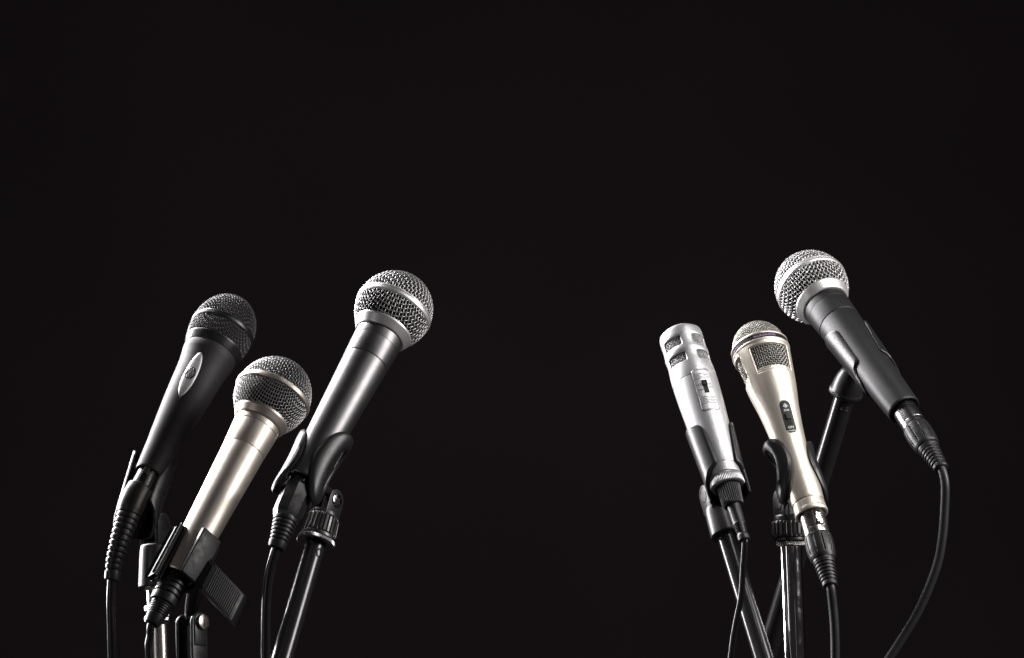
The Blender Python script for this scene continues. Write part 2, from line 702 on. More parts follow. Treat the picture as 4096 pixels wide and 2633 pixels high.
quad('backdrop', [(-4, 1.9, -0.002), (4, 1.9, -0.002), (4, 1.9, 3.6), (-4, 1.9, 3.6)], CLOTH)
quad('floor', [(-4, -3, 0), (4, -3, 0), (4, 1.896, 0), (-4, 1.896, 0)], CLOTH)

# ------------------------------------------------------------------ frames of the six microphones
F1 = Frame((593, 1892), (892, 1319), 1.64, 28)
F2 = Frame((708, 2305), (1091, 1585), 1.545, 26)
F3 = Frame((1205, 1925), (1575, 1242), 1.52, 28)
F4 = Frame((2911, 1950), (2721, 1345), 1.56, 30)
F5 = Frame((3248.6, 2063.6), (3041.6, 1406), 1.55, 31)
F6 = Frame((3618, 1642), (3250, 1154), 1.60, 42)
GM, GC, GW, GS = 'microphones on stands', 'microphone clips', 'microphone cables', 'microphone stands'


def vocal_mic(fr, label, body_mat, ball, handle, collar, collar_mat, band, band_mat, wire_mat, sp, wr, rot):
    """ball-grille hand microphone. ball: (t, R, h, hl, collar angle)"""
    T = Thing('microphone', label, 'microphone', GM, fr.M())
    tb, R, h, hl, thc = ball
    T.add('handle', lathe(handle, 96, rad=0.35), body_mat)
    T.add('grille_collar', lathe(collar, 96, rad=0.4), collar_mat)
    T.add('grille_band', lathe(band, 96, rad=0.3, caps=False), band_mat)
    T.add('grille_mesh', wire_dome(tb, R, h, 1, 0, 88, sp, wr, rot), wire_mat, kind='stuff', sharp=None, label='domed top half of the woven wire grille')
    T.add('grille_mesh', wire_dome(tb, R, hl, -1, thc - 1.5, 88, sp, wr, rot), wire_mat, kind='stuff', sharp=None, label='lower half of the woven wire grille')
    T.add('foam_liner', dome_foam(tb, R, h, hl, thc), FOAM)
    return T


# ---- black ball microphone and its graphite twin
def ball_model():
    handle = [(3, 0.0), (3, 8.9), (0.6, 9.4), (0, 10.3), (0.0, 10.9), (1.2, 11.35), (40, 12.75), (96.2, 15.05), (96.35, 14.75), (96.9, 14.75), (97.05, 15.15), (111.2, 15.75), (111.3, 15.68), (111.6, 15.68), (111.7, 15.78), (118.6, 16.05), (119.0, 14)]
    collar = [(118.2, 15.0), (118.3, 16.8), (118.9, 17.3), (123.6, 19.9), (125.0, 20.1), (125.1, 18.6)]
    return handle, collar


hd, cl = ball_model()


def ball_band(tb, R):
    return [(tb - 2.7, R - 0.9), (tb - 2.7, R + 0.4), (tb - 1.6, R + 0.95), (tb + 0.45, R + 1.0), (tb + 0.5, R + 0.2), (tb + 1.0, R + 0.2), (tb + 1.05, R + 0.85), (tb + 2.3, R + 0.55), (tb + 2.7, R - 0.9), (tb - 2.7, R - 0.9)]


mic3 = vocal_mic(F3, 'satin black handheld microphone with round silver mesh ball, above an octagonal cable plug', SATIN,
                 (141.4, 25.2, 26.6, 26.4, 52.5), hd, cl, STEEL, ball_band(141.4, 25.2), STEEL, WIRE, 2.8, 0.33, -10)
mic6 = vocal_mic(F6, 'matte graphite handheld microphone with round silver mesh ball, tail curving into a looped cable', GRAPH,
                 (141.4, 25.2, 26.6, 26.4, 52.5), hd, cl, STEEL, ball_band(141.4, 25.2), STEEL, WIRE, 2.8, 0.33, -14)

# ---- champagne ball microphone
h2 = [(2.5, 0.0), (2.5, 8.8), (0.5, 9.2), (0, 10.0), (0, 10.5), (1.0, 11.0), (60, 12.9), (100.2, 14.35), (100.35, 14.05), (100.8, 14.05), (100.95, 14.4), (118.3, 15.6), (118.4, 15.35), (118.8, 15.35), (118.9, 15.65), (122.6, 15.9), (122.7, 15.2), (123.4, 15.2), (123.6, 14)]
c2 = [(123.2, 14.6), (123.3, 16.6), (124.0, 17.1), (127.8, 18.9), (129.6, 19.1), (129.7, 17.6)]
b2 = [(145.8, 24.6), (145.7, 26.2), (146.4, 26.65), (149.2, 26.6), (149.7, 26.1), (149.7, 24.6), (145.8, 24.6)]
mic2 = vocal_mic(F2, 'champagne metal handheld microphone with silver mesh ball held in a square spring clamp', CHAMP,
                 (147.7, 25.4, 27.4, 27.6, 48.5), h2, c2, CHAMP, b2, CHAMP, WIRE, 2.35, 0.275, -4)
mic2.add('alignment_mark', polar_box(72, 15.55, 15.95, 0.12, 117.6, 121.6, 0.03), STEEL)

# ---- black rubber coated microphone with silver lens-shaped switch
p1 = [(0, 8.6), (0, 8.9), (0.8, 9.35), (20, 10.9), (40, 13.0), (59.4, 14.9), (71.7, 15.9), (85.2, 16.8), (90, 17.3), (95.8, 18.3), (99, 19.0), (101.5, 19.25), (104.1, 19.1)]
r1 = rfun(p1)
SW_PHI, SW_T, SW_HW, SW_HH = -21.0, 74.2, 4.5, 18.4


def recess1(t, ph):
    a = (ph - math.radians(SW_PHI) + math.pi) % (2 * math.pi) - math.pi
    y = (t - SW_T) / (SW_HH + 2.2)
    if abs(y) >= 1:
        return 0 * ph
    w = (SW_HW + 1.0) * math.cos(math.pi / 2 * y) ** 1.15
    x = np.abs(a * r1(t))
    return -1.3 * np.clip((w - x) / 0.5, 0, 1)


mic1 = Thing('microphone', 'black rubber coated handheld microphone with black mesh ball and silver oval switch plate', 'microphone', GM, F1.M())
pd = dense([(2, 0.01), (2, 8.0), (0.3, 8.2)], 5) + dense(p1, 0.45)
mic1.add('handle', lathe(pd, 260, disp=recess1), RUBCOAT, sharp=50)
mic1.add('grille_collar', lathe([(104.15, 17), (104.15, 19.35), (104.7, 19.6), (109.6, 21.3), (110.6, 21.4), (110.6, 19.5)], 96, rad=0.3), PLASS)
tb1, R1 = 125.1, 22.3
mic1.add('grille_band', lathe([(tb1 - 2.4, R1 - 1), (tb1 - 2.4, R1 + 0.5), (tb1 - 1.4, R1 + 1.0), (tb1 + 0.2, R1 + 1.05), (tb1 + 0.3, R1 + 0.6), (tb1 + 0.7, R1 + 0.6), (tb1 + 0.8, R1 + 0.95), (tb1 + 1.9, R1 + 0.7), (tb1 + 2.3, R1 - 1), (tb1 - 2.4, R1 - 1)], 96, rad=0.3, caps=False), PLASS)
mic1.add('grille_mesh', wire_dome(tb1, R1, 28.2, 1, 0, 88, 2.25, 0.30, 12), WIREB, kind='stuff', sharp=None, label='domed top half of the black wire grille')
mic1.add('grille_mesh', wire_dome(tb1, R1, 38, -1, 66.5, 88, 2.25, 0.30, 24), WIREB, kind='stuff', sharp=None, label='lower half of the black wire grille')
mic1.add('foam_liner', dome_foam(tb1, R1, 28.2, 38, 68), FOAM)
rin1 = lambda t: r1(t) - 1.3
sw = mic1.add('switch_plate', wrap_plate(lens(SW_HW, SW_HH), SW_PHI, SW_T, rin1, [(1.0, -0.2), (1.0, 1.2), (0.95, 1.6), (0.85, 1.85), (0.6, 2.05), (0.3, 2.15)]), SWITCHP, label='silver lens-shaped switch plate')
mic1.add('thumb_pad', wrap_plate([(3.3 * math.cos(a), 5.0 * math.sin(a)) for a in np.linspace(0, 2 * math.pi, 32, endpoint=False)], SW_PHI, SW_T + 0.6, rin1, [(1.0, 1.4), (1.0, 2.12), (0.9, 2.26), (0.5, 2.3)]), GUN, parent=sw)
dots = []
for iy in range(-3, 4):
    for ix in range(-2, 3):
        a, t = (ix + (0.5 if iy % 2 else 0)) * 1.25, iy * 1.25
        if (a / 2.9) ** 2 + (t / 4.5) ** 2 < 0.95:
            dots.append(wrap_plate([(0.34 * math.cos(q) + 0, 0.34 * math.sin(q)) for q in np.linspace(0, 2 * math.pi, 8, endpoint=False)], SW_PHI + math.degrees(a / r1(SW_T)), SW_T + 0.6 + t, rin1, [(1.0, 2.2), (0.9, 2.5), (0.4, 2.65)]))
mic1.add('grip_dots', join(*dots), STEEL, parent=sw)
mic1.add('indicator_window', wrap_plate([(1.3 * math.cos(a), 1.0 * math.sin(a)) for a in np.linspace(0, 2 * math.pi, 24, endpoint=False)], SW_PHI, SW_T + 11.5, rin1, [(1.0, 1.6), (1.0, 2.0), (0.85, 2.05), (0.8, 1.85)]), GUN, parent=sw)
mic1.add('position_button', wrap_plate([(1.8 * math.cos(a), 1.9 * math.sin(a)) for a in np.linspace(0, 2 * math.pi, 24, endpoint=False)], SW_PHI, SW_T - 10.5, rin1, [(1.0, 1.5), (1.0, 2.02), (0.8, 2.12), (0.3, 1.95)]), STEEL, parent=sw)

# ---- silver microphone with slotted head and slide switch
mic4 = Thing('microphone', 'silver grey slim microphone with windowed flat-topped head and sliding switch panel', 'microphone', GM, F4.M())
p4 = [(14.1, 11.2), (20, 11.75), (34, 12.9), (49, 13.9), (65, 14.7), (80.2, 15.15), (80.35, 14.9), (80.7, 14.9), (80.85, 15.15), (86, 15.15), (89.5, 15.0), (91.2, 14.85)]
r4 = rfun([(0, 11), (14, 11.2), (20, 11.75), (34, 12.9), (49, 13.9), (65, 14.7), (80, 15.15), (86, 15.15), (91.2, 14.85), (96, 14.45), (99.6, 14.55), (102.5, 14.95), (105.6, 14.55), (109.5, 14.4), (113, 14.5), (115.5, 14.75), (118.5, 14.6)])
mic4.add('handle', lathe([(14.1, 9.0)] + p4, 120, rad=0.12), SILVERP)
mic4.add('tail_sleeve', lathe([(7.2, 9.5), (7.2, 10.9), (7.6, 11.05), (13.7, 11.3), (14.0, 11.1), (14.0, 9.0)], 96, rad=0.2), SILVERP)
mic4.add('knurled_ring', lathe([(1.2, 5.6), (1.2, 8.2), (0.5, 8.4), (0.5, 9.0), (0, 9.2), (0, 10.9), (0.4, 11.5), (6.6, 11.2), (7.1, 10.6), (7.1, 5.6)], 400, disp=lambda t, ph: (0.22 * np.cos(ph * 66) if 0.3 < t < 6.7 else 0)), SILVERP, sharp=60)
cells = []
for q in range(4):
    pc = 15.5 - 45 + 90 * q
    cells.append((pc, 91.2, 102.6, 29.5, 92.3, 99.9, 1.5))
    cells.append((pc, 102.6, 114.6, 29.5, 105.2, 113.0, 1.5))
mic4.add('slotted_head', hole_cells(cells, r4, 1.0, 90), SILVERP, sharp=55)
mic4.add('head_cap', lathe([(114.6, r4(114.6)), (118, 14.65), (120.3, 14.35), (121.0, 13.6), (121.2, 12.7), (120.6, 12.3), (114.6, 12.4)], 96, rad=0.7, caps=False), SILVERP)
rm4 = lambda t: 13.35
mic4.add('grille_mesh', wire_tube(rm4, 90.5, 116, 1.15, 0.17), WIRE, kind='stuff', sharp=None, label='fine silver wire mesh behind the windows')
mic4.add('grille_mesh', wire_dome(120.2, 12.4, 5.6, 1, 0, 89, 1.15, 0.17, 20, n=4), CROWN, kind='stuff', sharp=None, label='fine silver wire mesh on the crown')
mic4.add('foam_liner', lathe([(90, 12.7), (117, 12.7), (119.5, 12.0), (122.5, 11.0), (124.4, 7.5), (125.1, 0.01)], 48), FOAM)
PPH, PT = 21.5, 67.2
pl = mic4.add('switch_panel', wrap_plate(round_rect(6.1, 15.8, 2.0), PPH, PT, r4, [(1.0, -0.3), (1.0, 0.2), (0.975, 0.44), (0.9, 0.46), (0.6, 0.46), (0.3, 0.46)]), SILVERP)
mic4.add('panel_groove', wrap_plate(round_rect(6.5, 16.2, 2.3), PPH, PT, r4, [(1.0, -0.3), (1.0, 0.03), (0.9, 0.03)]), GUN, parent=pl)
for k in range(9):
    t = [79.3, 78.1, 76.9, 75.7, 61.3, 60.1, 58.9, 57.7, 56.5][k]
    mic4.add('panel_ridge', wrap_plate(round_rect(5.7, 0.34, 0.3, 3), PPH, t, r4, [(1.0, 0.4), ((0.99, 0.9), 0.62), ((0.97, 0.5), 0.74), ((0.5, 0.3), 0.74)]), SILVERP, parent=pl)
mic4.add('switch_slot', wrap_plate(round_rect(1.6, 4.9, 0.15, 2), PPH + 1.5, 68.9, r4, [(1.0, 0.3), (1.0, 0.55), (0.5, 0.55)]), BLACKP, parent=pl)
sl = mic4.add('switch_slider', wrap_plate(round_rect(1.5, 2.0, 0.1, 2), PPH + 1.5, 71.6, r4, [(1.0, 0.4), (1.0, 1.3), (0.9, 1.5), (0.5, 1.5)]), BLACKP, parent=pl)
mic4.add('lettering', join(text_wrap('ON', 1.9, PPH - 14.5, 70.6, r4, 0.49), text_wrap('OFF', 1.9, PPH - 13.0, 66.8, r4, 0.49),
                           text_wrap('ST', 1.9, PPH + 15.0, 70.7, r4, 0.49, 1.2), text_wrap('MO', 1.9, PPH + 15.3, 68.2, r4, 0.49),
                           text_wrap('•', 2.6, PPH - 6.4, 66.5, r4, 0.49), text_wrap('•', 2.0, PPH - 7.6, 71.6, r4, 0.49), text_wrap('•', 2.0, PPH - 7.4, 69.0, r4, 0.49),
                           wrap_plate(round_rect(0.09, 1.3, 0.05, 1), PPH - 7.5, 70.3, r4, [(1.0, 0.47), (0.8, 0.49)])), INK, parent=pl, sharp=None)

# ---- champagne flared microphone with lettered band
mic5 = Thing('microphone', 'champagne flared microphone with mesh dome, purple lettered black band and oval switch plate', 'microphone', GM, F5.M())
p5 = [(2.5, 8.3), (0.4, 9.0), (0, 9.8), (0.5, 10.6), (2.0, 10.85), (3.6, 10.5), (8.2, 10.35), (8.5, 10.0), (9.0, 10.0), (9.3, 10.5), (18, 10.95), (30, 10.75), (40, 10.35), (47, 10.35), (57, 10.95), (64, 11.5), (70, 12.05), (76, 12.7), (83, 13.5), (87, 14.15), (93, 15.2), (99, 16.1), (103, 16.6)]
r5 = rfun(p5[4:] + [(106, 16.95), (112, 17.6), (120, 18.5), (126.5, 19.2), (128.5, 19.35)])
mic5.add('handle', lathe([(2.5, 0.01)] + p5, 120, rad=0.25), CHAMP2)
mic5.add('grille_cage', hole_cells([(24.0 + 120 * q, 103, 128.5, 45.5, 105.2, 125.4, 1.0) for q in range(3)], r5, 1.9, 120, m=16), CHAMP2, sharp=50)
rl = [(104.0, 13.5), (104.0, 16.0), (105.3, 16.2), (105.5, 15.8), (106.2, 15.9), (106.4, 16.2), (107.2, 16.25), (107.4, 15.8), (108.0, 15.85), (108.2, 16.1), (108.8, 16.1), (109.0, 13.5)]
mic5.add('window_lip', lathe(rl, 96, rad=0.15, caps=False), CHAMP2)
mic5.add('grille_mesh', wire_tube(lambda t: 15.3 + (t - 106) * 0.11, 106, 128, 1.5, 0.19, n=5), WIREW, kind='stuff', sharp=None, label='wire mesh behind the windows of the cage')
mic5.add('grille_mesh', wire_dome(133.0, 18.0, 20.2, 1, 0, 88, 1.5, 0.20, 8), WIREW, kind='stuff', sharp=None, label='woven wire dome')
mic5.add('foam_liner', lathe([(104, 13.2), (128, 15.8), (133, 16.8), (140, 16.0), (146, 13.2), (150, 9), (152, 4), (152.2, 0.01)], 48), FOAM)
mic5.add('grille_ring', lathe([(127.9, 17.0), (128.0, 19.4), (128.7, 19.75), (129.6, 19.75), (129.8, 19.35), (129.8, 17.0)], 96, rad=0.25, caps=False), CHAMP2)
mic5.add('grille_ring', lathe([(133.2, 17.0), (133.2, 19.3), (133.5, 19.65), (134.6, 19.55), (135.4, 18.9), (135.5, 17.6)], 96, rad=0.3, caps=False), CHAMP2)
bd5 = mic5.add('name_band', lathe([(129.85, 17), (129.85, 19.25), (133.15, 19.25), (133.15, 17)], 96, caps=False), BLACKP, label='black band with purple lettering')
rb5 = lambda t: 19.25
mic5.add('lettering', join(text_wrap('MICROPHONE', 2.35, 18.5, 131.5, rb5, 0.04, 1.05)), PURPLE, parent=bd5, sharp=None)
mic5.add('lettering', join(text_wrap('DYNAMIC', 2.35, -58, 131.5, rb5, 0.04, 1.05)), PURPLE, parent=bd5, sharp=None)
SP, ST = 22.0, 69.6
sp5 = mic5.add('switch_plate', wrap_plate(round_rect(3.5, 12.0, 3.3), SP, ST, r5, [(1.0, -0.3), (1.0, 0.1), (0.98, 0.16), (0.6, 0.16), (0.3, 0.16)]), GREYP)
mic5.add('plate_rim', join(wrap_plate(round_rect(3.75, 12.25, 3.5), SP, ST, r5, [(1.0, -0.3), (1.0, 0.05), (0.985, 0.09), (0.9, 0.09)])), BLACKP, parent=sp5)
mic5.add('switch_slot', wrap_plate(round_rect(1.75, 4.3, 0.15, 2), SP, 67.6, r5, [(1.0, 0.1), (1.0, 0.3), (0.5, 0.3)]), BLACKP, parent=sp5)
sl5 = mic5.add('switch_slider', wrap_plate(round_rect(1.6, 2.1, 0.15, 2), SP, 69.6, r5, [(1.0, 0.2), (1.0, 1.0), (0.9, 1.2), (0.5, 1.2)]), GREYP, parent=sp5)
circ = []
for rr0, rr1 in ((1.0, 1.22),):
    V, Fa = [], []
    for j in range(24):
        a = 2 * math.pi * j / 24
        for rr in (rr0, rr1):
            r = r5(ST)
            V.append(((r5(77.6 + rr * math.sin(a)) + 0.2) * math.sin(math.radians(SP) + rr * math.cos(a) / 12.7), -(r5(77.6 + rr * math.sin(a)) + 0.2) * math.cos(math.radians(SP) + rr * math.cos(a) / 12.7), 77.6 + rr * math.sin(a)))
    Fa = [(2 * j, 2 * j + 1, (2 * j + 3) % 48, (2 * j + 2) % 48) for j in range(24)]
    circ.append((np.array(V), Fa))
bars = [wrap_plate(round_rect(1.75, 0.12, 0.05, 1), SP, 77.4, r5, [(1.0, 0.17), (0.9, 0.2)]), wrap_plate(round_rect(0.11, 1.55, 0.05, 1), SP - 0.9, 77.8, r5, [(1.0, 0.17), (0.9, 0.2)]), wrap_plate(round_rect(0.11, 1.15, 0.05, 1), SP + 1.6, 77.5, r5, [(1.0, 0.17), (0.9, 0.2)])]
mic5.add('lettering', join(text_wrap('ON', 2.2, SP, 74.2, r5, 0.2, 1.1), text_wrap('OFF', 2.2, SP, 61.4, r5, 0.2, 1.1), text_wrap('DYNAMIC', 1.45, SP, 58.9, r5, 0.2, 1.05), *circ, *bars), WHITEINK, parent=sp5, sharp=None)


# ------------------------------------------------------------------ cables
def boot_profile(t0, t1, r0, r1_, k, g, lip):
    pr = [(t0 + 0.01, 1.0), (t0, r0)] + [(t0 - 2.2, r0 - 0.1)] + ribs(t0 - 2.4, t1 + lip, r0 - 0.3, r1_, k, g) + [(t1 + lip, r1_), (t1 + 0.8, r1_ - 0.1), (t1, r1_ - 0.9), (t1, 1.0)]
    return fillet(pr, 0.22, 3)


def xlr(T, ts, ri, shell, latch_phi, latch_mat):
    """ts: ends of shell, grip and boot (mm below the tail)"""
    s1, s2, s3 = ts
    T.add('plug_shell', lathe([(2.2, 4.0), (2.2, ri), (s1 + 4.6, ri), (s1 + 4.4, ri - 0.2), (s1 + 3.9, ri - 0.2), (s1 + 3.7, ri), (s1 - 0.5, ri), (s1 - 0.5, 4)], 72, rad=0.12), shell)

    def slots(t, ph):
        if not (s2 + 3.2 < t < s1 - 2.2):
            return 0 * ph
        x = (ph * 10 / (2 * math.pi)) % 1
        return -0.55 * np.clip(1 - np.abs(x - 0.5) / 0.10, 0, 1)
    gp = dense([(s1, ri - 0.6), (s1 - 0.1, ri + 0.25), (s1 - 1.2, ri + 0.75), (s1 - 6, ri + 1.0), (s1 - 11, ri + 0.9), (s2 + 1.5, ri + 0.1), (s2, ri - 0.5), (s2, ri - 2.4)], 0.6)
    T.add('grip_sleeve', lathe(gp, 240, disp=slots), RUB, sharp=45)
    T.add('strain_relief', lathe(boot_profile(s2 + 0.3, s3, ri - 1.0, ri - 3.2, 6, 0.75, 3.2), 56), RUB)
    steps = [polar_box(latch_phi, ri - 0.6, ri + 0.75 + 0.12 * (i % 2), 1.5, -2.6 - i * 1.5 - 1.1, -2.6 - i * 1.5, 0.12) for i in range(5)]
    steps.append(polar_box(latch_phi, ri - 0.7, ri + 0.45, 1.8, -10.6, -2.2, 0.15))
    T.add('latch', join(*steps), latch_mat)
    T.add('latch_recess', polar_box(latch_phi, ri - 0.8, ri + 0.08, 2.4, -11.4, -0.5, 0.05), BLACKP)


def below(p, drop):
    """world point carried straight down"""
    return np.array([p[0], p[1], p[2] - drop])


def cord_path(start, pix, d0, d1=None, drop=0.25):
    d1 = d1 or d0
    pts = list(start)
    for i, (x, y) in enumerate(pix):
        pts.append(P(x, y, d0 + (d1 - d0) * (i + 1) / len(pix)))
    lo = 2 * pts[-1] - pts[-2]
    lo = pts[-1] + (pts[-1] - pts[-2]) / np.linalg.norm(pts[-1] - pts[-2]) * 0.12
    pts += [pts[-1] + (lo - pts[-1]) * k for k in (0.12, 0.35)] + [lo]
    z = lo[2]
    pts.append(np.array([lo[0] + 0.01, lo[1] + 0.02, z * 0.5]))
    pts.append(np.array([lo[0] + 0.02, lo[1] + 0.03, 0.02]))
    pts.append(np.array([lo[0] + 0.07, lo[1] + 0.06, 0.004]))
    pts.append(np.array([lo[0] + 0.2, lo[1] + 0.10, 0.0032]))
    return pts


def dpt(fr, t):
    return proj(fr.w(0, 0, t))[2]


F5X = Frame((3248.6, 2063.6), (3174.6, 1777.6), 1.55, 31)
F6X = Frame((3618, 1642), (3468, 1404), 1.60, 42)

# cable of the champagne flared microphone
cab5 = Thing('microphone_cable', 'black cable with nickel plug shell and ribbed boot on the champagne flared microphone', 'cable', GW, F5X.M())
E5 = (F5X.S(-86), F5X.S(-183), F5X.S(-294))
xlr(cab5, E5, 8.2, NICKEL, 27, CHROME)
e = E5[2]
cab5.add('cord', sweep(cord_path([F5X.w(0, 0, e + 5), F5X.w(0, 0, e - 0.5)], [(3332, 2429), (3339, 2523), (3341, 2640)], dpt(F5X, e)), 0.0029), CORD, world=True)

# cable of the graphite microphone
cab6 = Thing('microphone_cable', 'black cable with dark metal plug looping out and down from the graphite microphone', 'cable', GW, F6X.M())
E6 = (F6X.S(-84), F6X.S(-176), F6X.S(-278))
xlr(cab6, E6, 8.2, GUN, 150, GUN)
e = E6[2]
cab6.add('cord', sweep(cord_path([F6X.w(0, 0, e + 5), F6X.w(0, 0, e - 0.5)], [(3780, 1935), (3779, 2025), (3769, 2154), (3744, 2274), (3682, 2427), (3616, 2540), (3552, 2640)], dpt(F6X, e) - 0.003), 0.0029), CORD, world=True)

# cable of the black rubber microphone: long bent ribbed boot
cab1 = Thing('microphone_cable', 'black cable with long curved ribbed boot under the black rubber microphone', 'cable', GW, F1.M())
d1_ = F1.S(-70)
cab1.add('plug_shell', lathe([(1.8, 4), (1.8, 6.9), (-1.2, 6.9), (-1.4, 6.6), (-1.8, 6.6), (-2, 6.9), (d1_, 6.9), (d1_, 4)], 64, rad=0.15), PLASS)
cab1.add('latch_recess', polar_box(-14, 6.2, 7.05, 1.9, -9.5, -0.8, 0.1), BLACKP)
cab1.add('latch', join(polar_box(-14, 6.0, 8.6, 1.6, -5.2, 0.4, 0.2), *[polar_box(-14, 8.4, 8.8, 1.6, -0.9 - 1.2 * i, -0.4 - 1.2 * i, 0.08) for i in range(4)]), NICKEL)
pa = [F1.w(0, 0, d1_ + 1.5), P(536, 1998, dpt(F1, d1_ - 8)), P(509, 2075, dpt(F1, d1_ - 19)), P(480, 2162, dpt(F1, d1_ - 30)), P(457, 2246, dpt(F1, d1_ - 37)), P(447, 2322, dpt(F1, d1_ - 41))]
pth, LL = smooth_path(pa, 0.002)
tot = LL[-1] * 1000
pr = [(0, 5.0), (0, 7.2), (0.4, 8.5), (1.4, 8.9), (8, 9.2), (15, 8.9), (18.5, 8.6)]
pr += ribs(19, tot - 6.5, 8.4, 5.2, 11, 0.8, 0.66) + [(tot - 6.3, 5.3), (tot - 0.8, 5.1), (tot, 4.4), (tot, 1)]
pr = fillet(pr, 0.25, 3)
cab1.add('strain_relief', sweep(pa, [(a / 1000, b / 1000) for a, b in pr], 40), PLAS, world=True)
cab1.add('cord', sweep(cord_path([pa[-2], pa[-1] + (pa[-2] - pa[-1]) * 0.05], [(443, 2410), (446, 2524), (448, 2640)], proj(pa[-1])[2]), 0.0029), CORDG, world=True)

# cable of the champagne ball microphone
cab2 = Thing('microphone_cable', 'black cable with stepped ribbed rubber plug hanging from the champagne ball microphone', 'cable', GW, F2.M())
E2 = F2.S(-218)
pr = [(3, 2), (3, 8.2), (-3, 8.5)] + ribs(-5, F2.S(-95), 9.0, 9.0, 3, 1.0, 0.62) + [(F2.S(-95), 9.2), (F2.S(-124), 8.7), (F2.S(-127), 7.4)] + ribs(F2.S(-129), F2.S(-178), 7.2, 6.2, 5, 0.7, 0.62) + [(F2.S(-179), 6.3), (F2.S(-205), 5.3), (E2, 4.6), (E2 - .3, 2)]
cab2.add('strain_relief', lathe(fillet(pr, 0.3, 3), 64), RUB)
cab2.add('cord', sweep(cord_path([F2.w(0, 0, E2 + 5), F2.w(0, 0, E2 - 1)], [(601, 2540), (594, 2585), (599, 2645)], dpt(F2, E2)), 0.0024), CORDG, world=True)

# cable of the satin black microphone: octagonal plug
cab3 = Thing('microphone_cable', 'black cable with octagonal plug body and ribbed boot on the satin black microphone', 'cable', GW, F3.M())
dz = lambda t: dpt(F3, t)
pa = [F3.w(0, 0, 2.2), P(1196, 1950, dz(-5)), P(1148, 2064, dz(-27)), P(1126, 2130, dz(-38)), P(1104, 2196, dz(-46))]
pth, LL = smooth_path(pa, 0.002)
tot = LL[-1]
a0 = 0.0075
a1 = a0 + np.linalg.norm(pa[2] - pa[1])
cab3.add('plug_neck', sweep(pa, [(0, 0.004), (0.0001, 0.0078), (a0, 0.0082), (a0 + .002, 0.0082)], 40), GUN, world=True)
cab3.add('plug_body', sweep(pa, [(a0 - 0.003, 0.0082), (a0 + 0.0005, 0.0098), (a1 - 0.002, 0.0096), (a1 + 0.0018, 0.0082)], 8, phase=0.0), PLASS, world=True, sharp=20)
pr = [(a1 * 1000 + 1, 7.9), (a1 * 1000 + 2.5, 7.9)] + ribs(a1 * 1000 + 2.5, tot * 1000 - 5, 7.9, 5.8, 6, 0.7, 0.62) + [(tot * 1000 - 5, 5.9), (tot * 1000 - 0.6, 5.3), (tot * 1000, 4.4), (tot * 1000, 1)]
cab3.add('strain_relief', sweep(pa, [(q[0] / 1000, q[1] / 1000) for q in fillet(pr, 0.25, 3)], 40), RUB, world=True)
cab3.add('cord', sweep(cord_path([pa[-2], pa[-1] + (pa[-2] - pa[-1]) * 0.06], [(1078, 2290), (1065, 2420), (1062, 2640)], proj(pa[-1])[2]), 0.0029), CORDG, world=True)

# cable of the silver microphone: fluted plug, slotted relief, twin cord
cab4 = Thing('microphone_cable', 'thin black twin cord with fluted plug and slotted strain relief on the silver microphone', 'cable', GW, F4.M())
g0, g1 = F4.S(-2), F4.S(-76)
cab4.add('plug_shell', lathe(dense([(4, 2.0), (4, 8.1), (1.0, 8.15), (g1 + 0.8, 6.6), (g1, 6.2), (g1, 3)], 1.5), 320, disp=lambda t, ph: (0.28 * np.cos(ph * 34) if g1 + 0.6 < t < 3.5 else 0)), RUB, sharp=70)
s0, s1 = g1 + 0.3, F4.S(-224)
prx = dense([(s0, 4.4), (F4.S(-150), 4.1), (F4.S(-153), 4.3), (s1 + 5, 3.5), (s1 + 3.5, 3.9), (s1 + 0.6, 3.8), (s1, 3.2), (s1, 1)], 0.4)
z0, z1 = F4.S(-156), s1 + 4.5


def reliefslots(t, ph):
    if not (z1 < t < z0):
        return 0 * ph
    k = ((z0 - t) / (z0 - z1) * 5) % 1
    on = 1.0 if 0.2 < k < 0.62 else 0.0
    c = np.cos(2 * (ph - math.radians(20)))
    return -1.5 * on * np.clip((-c + 0.75) / 0.25, 0, 1) * 1.0


cab4.add('strain_relief', lathe(prx, 120, disp=reliefslots), RUB, sharp=30)
fig8 = lambda a: (0.62 + 0.0 * a, 1.0 - 0.30 * math.cos(a) ** 6)
cab4.add('cord', sweep(cord_path([F4.w(0, 0, s1 + 4), F4.w(0, 0, s1 - 0.5)], [(2972, 2277), (2964, 2391), (2945, 2485), (2932, 2561), (2922, 2645)], dpt(F4, s1)), 0.0019, n=28, shape=fig8), CORDG, world=True)


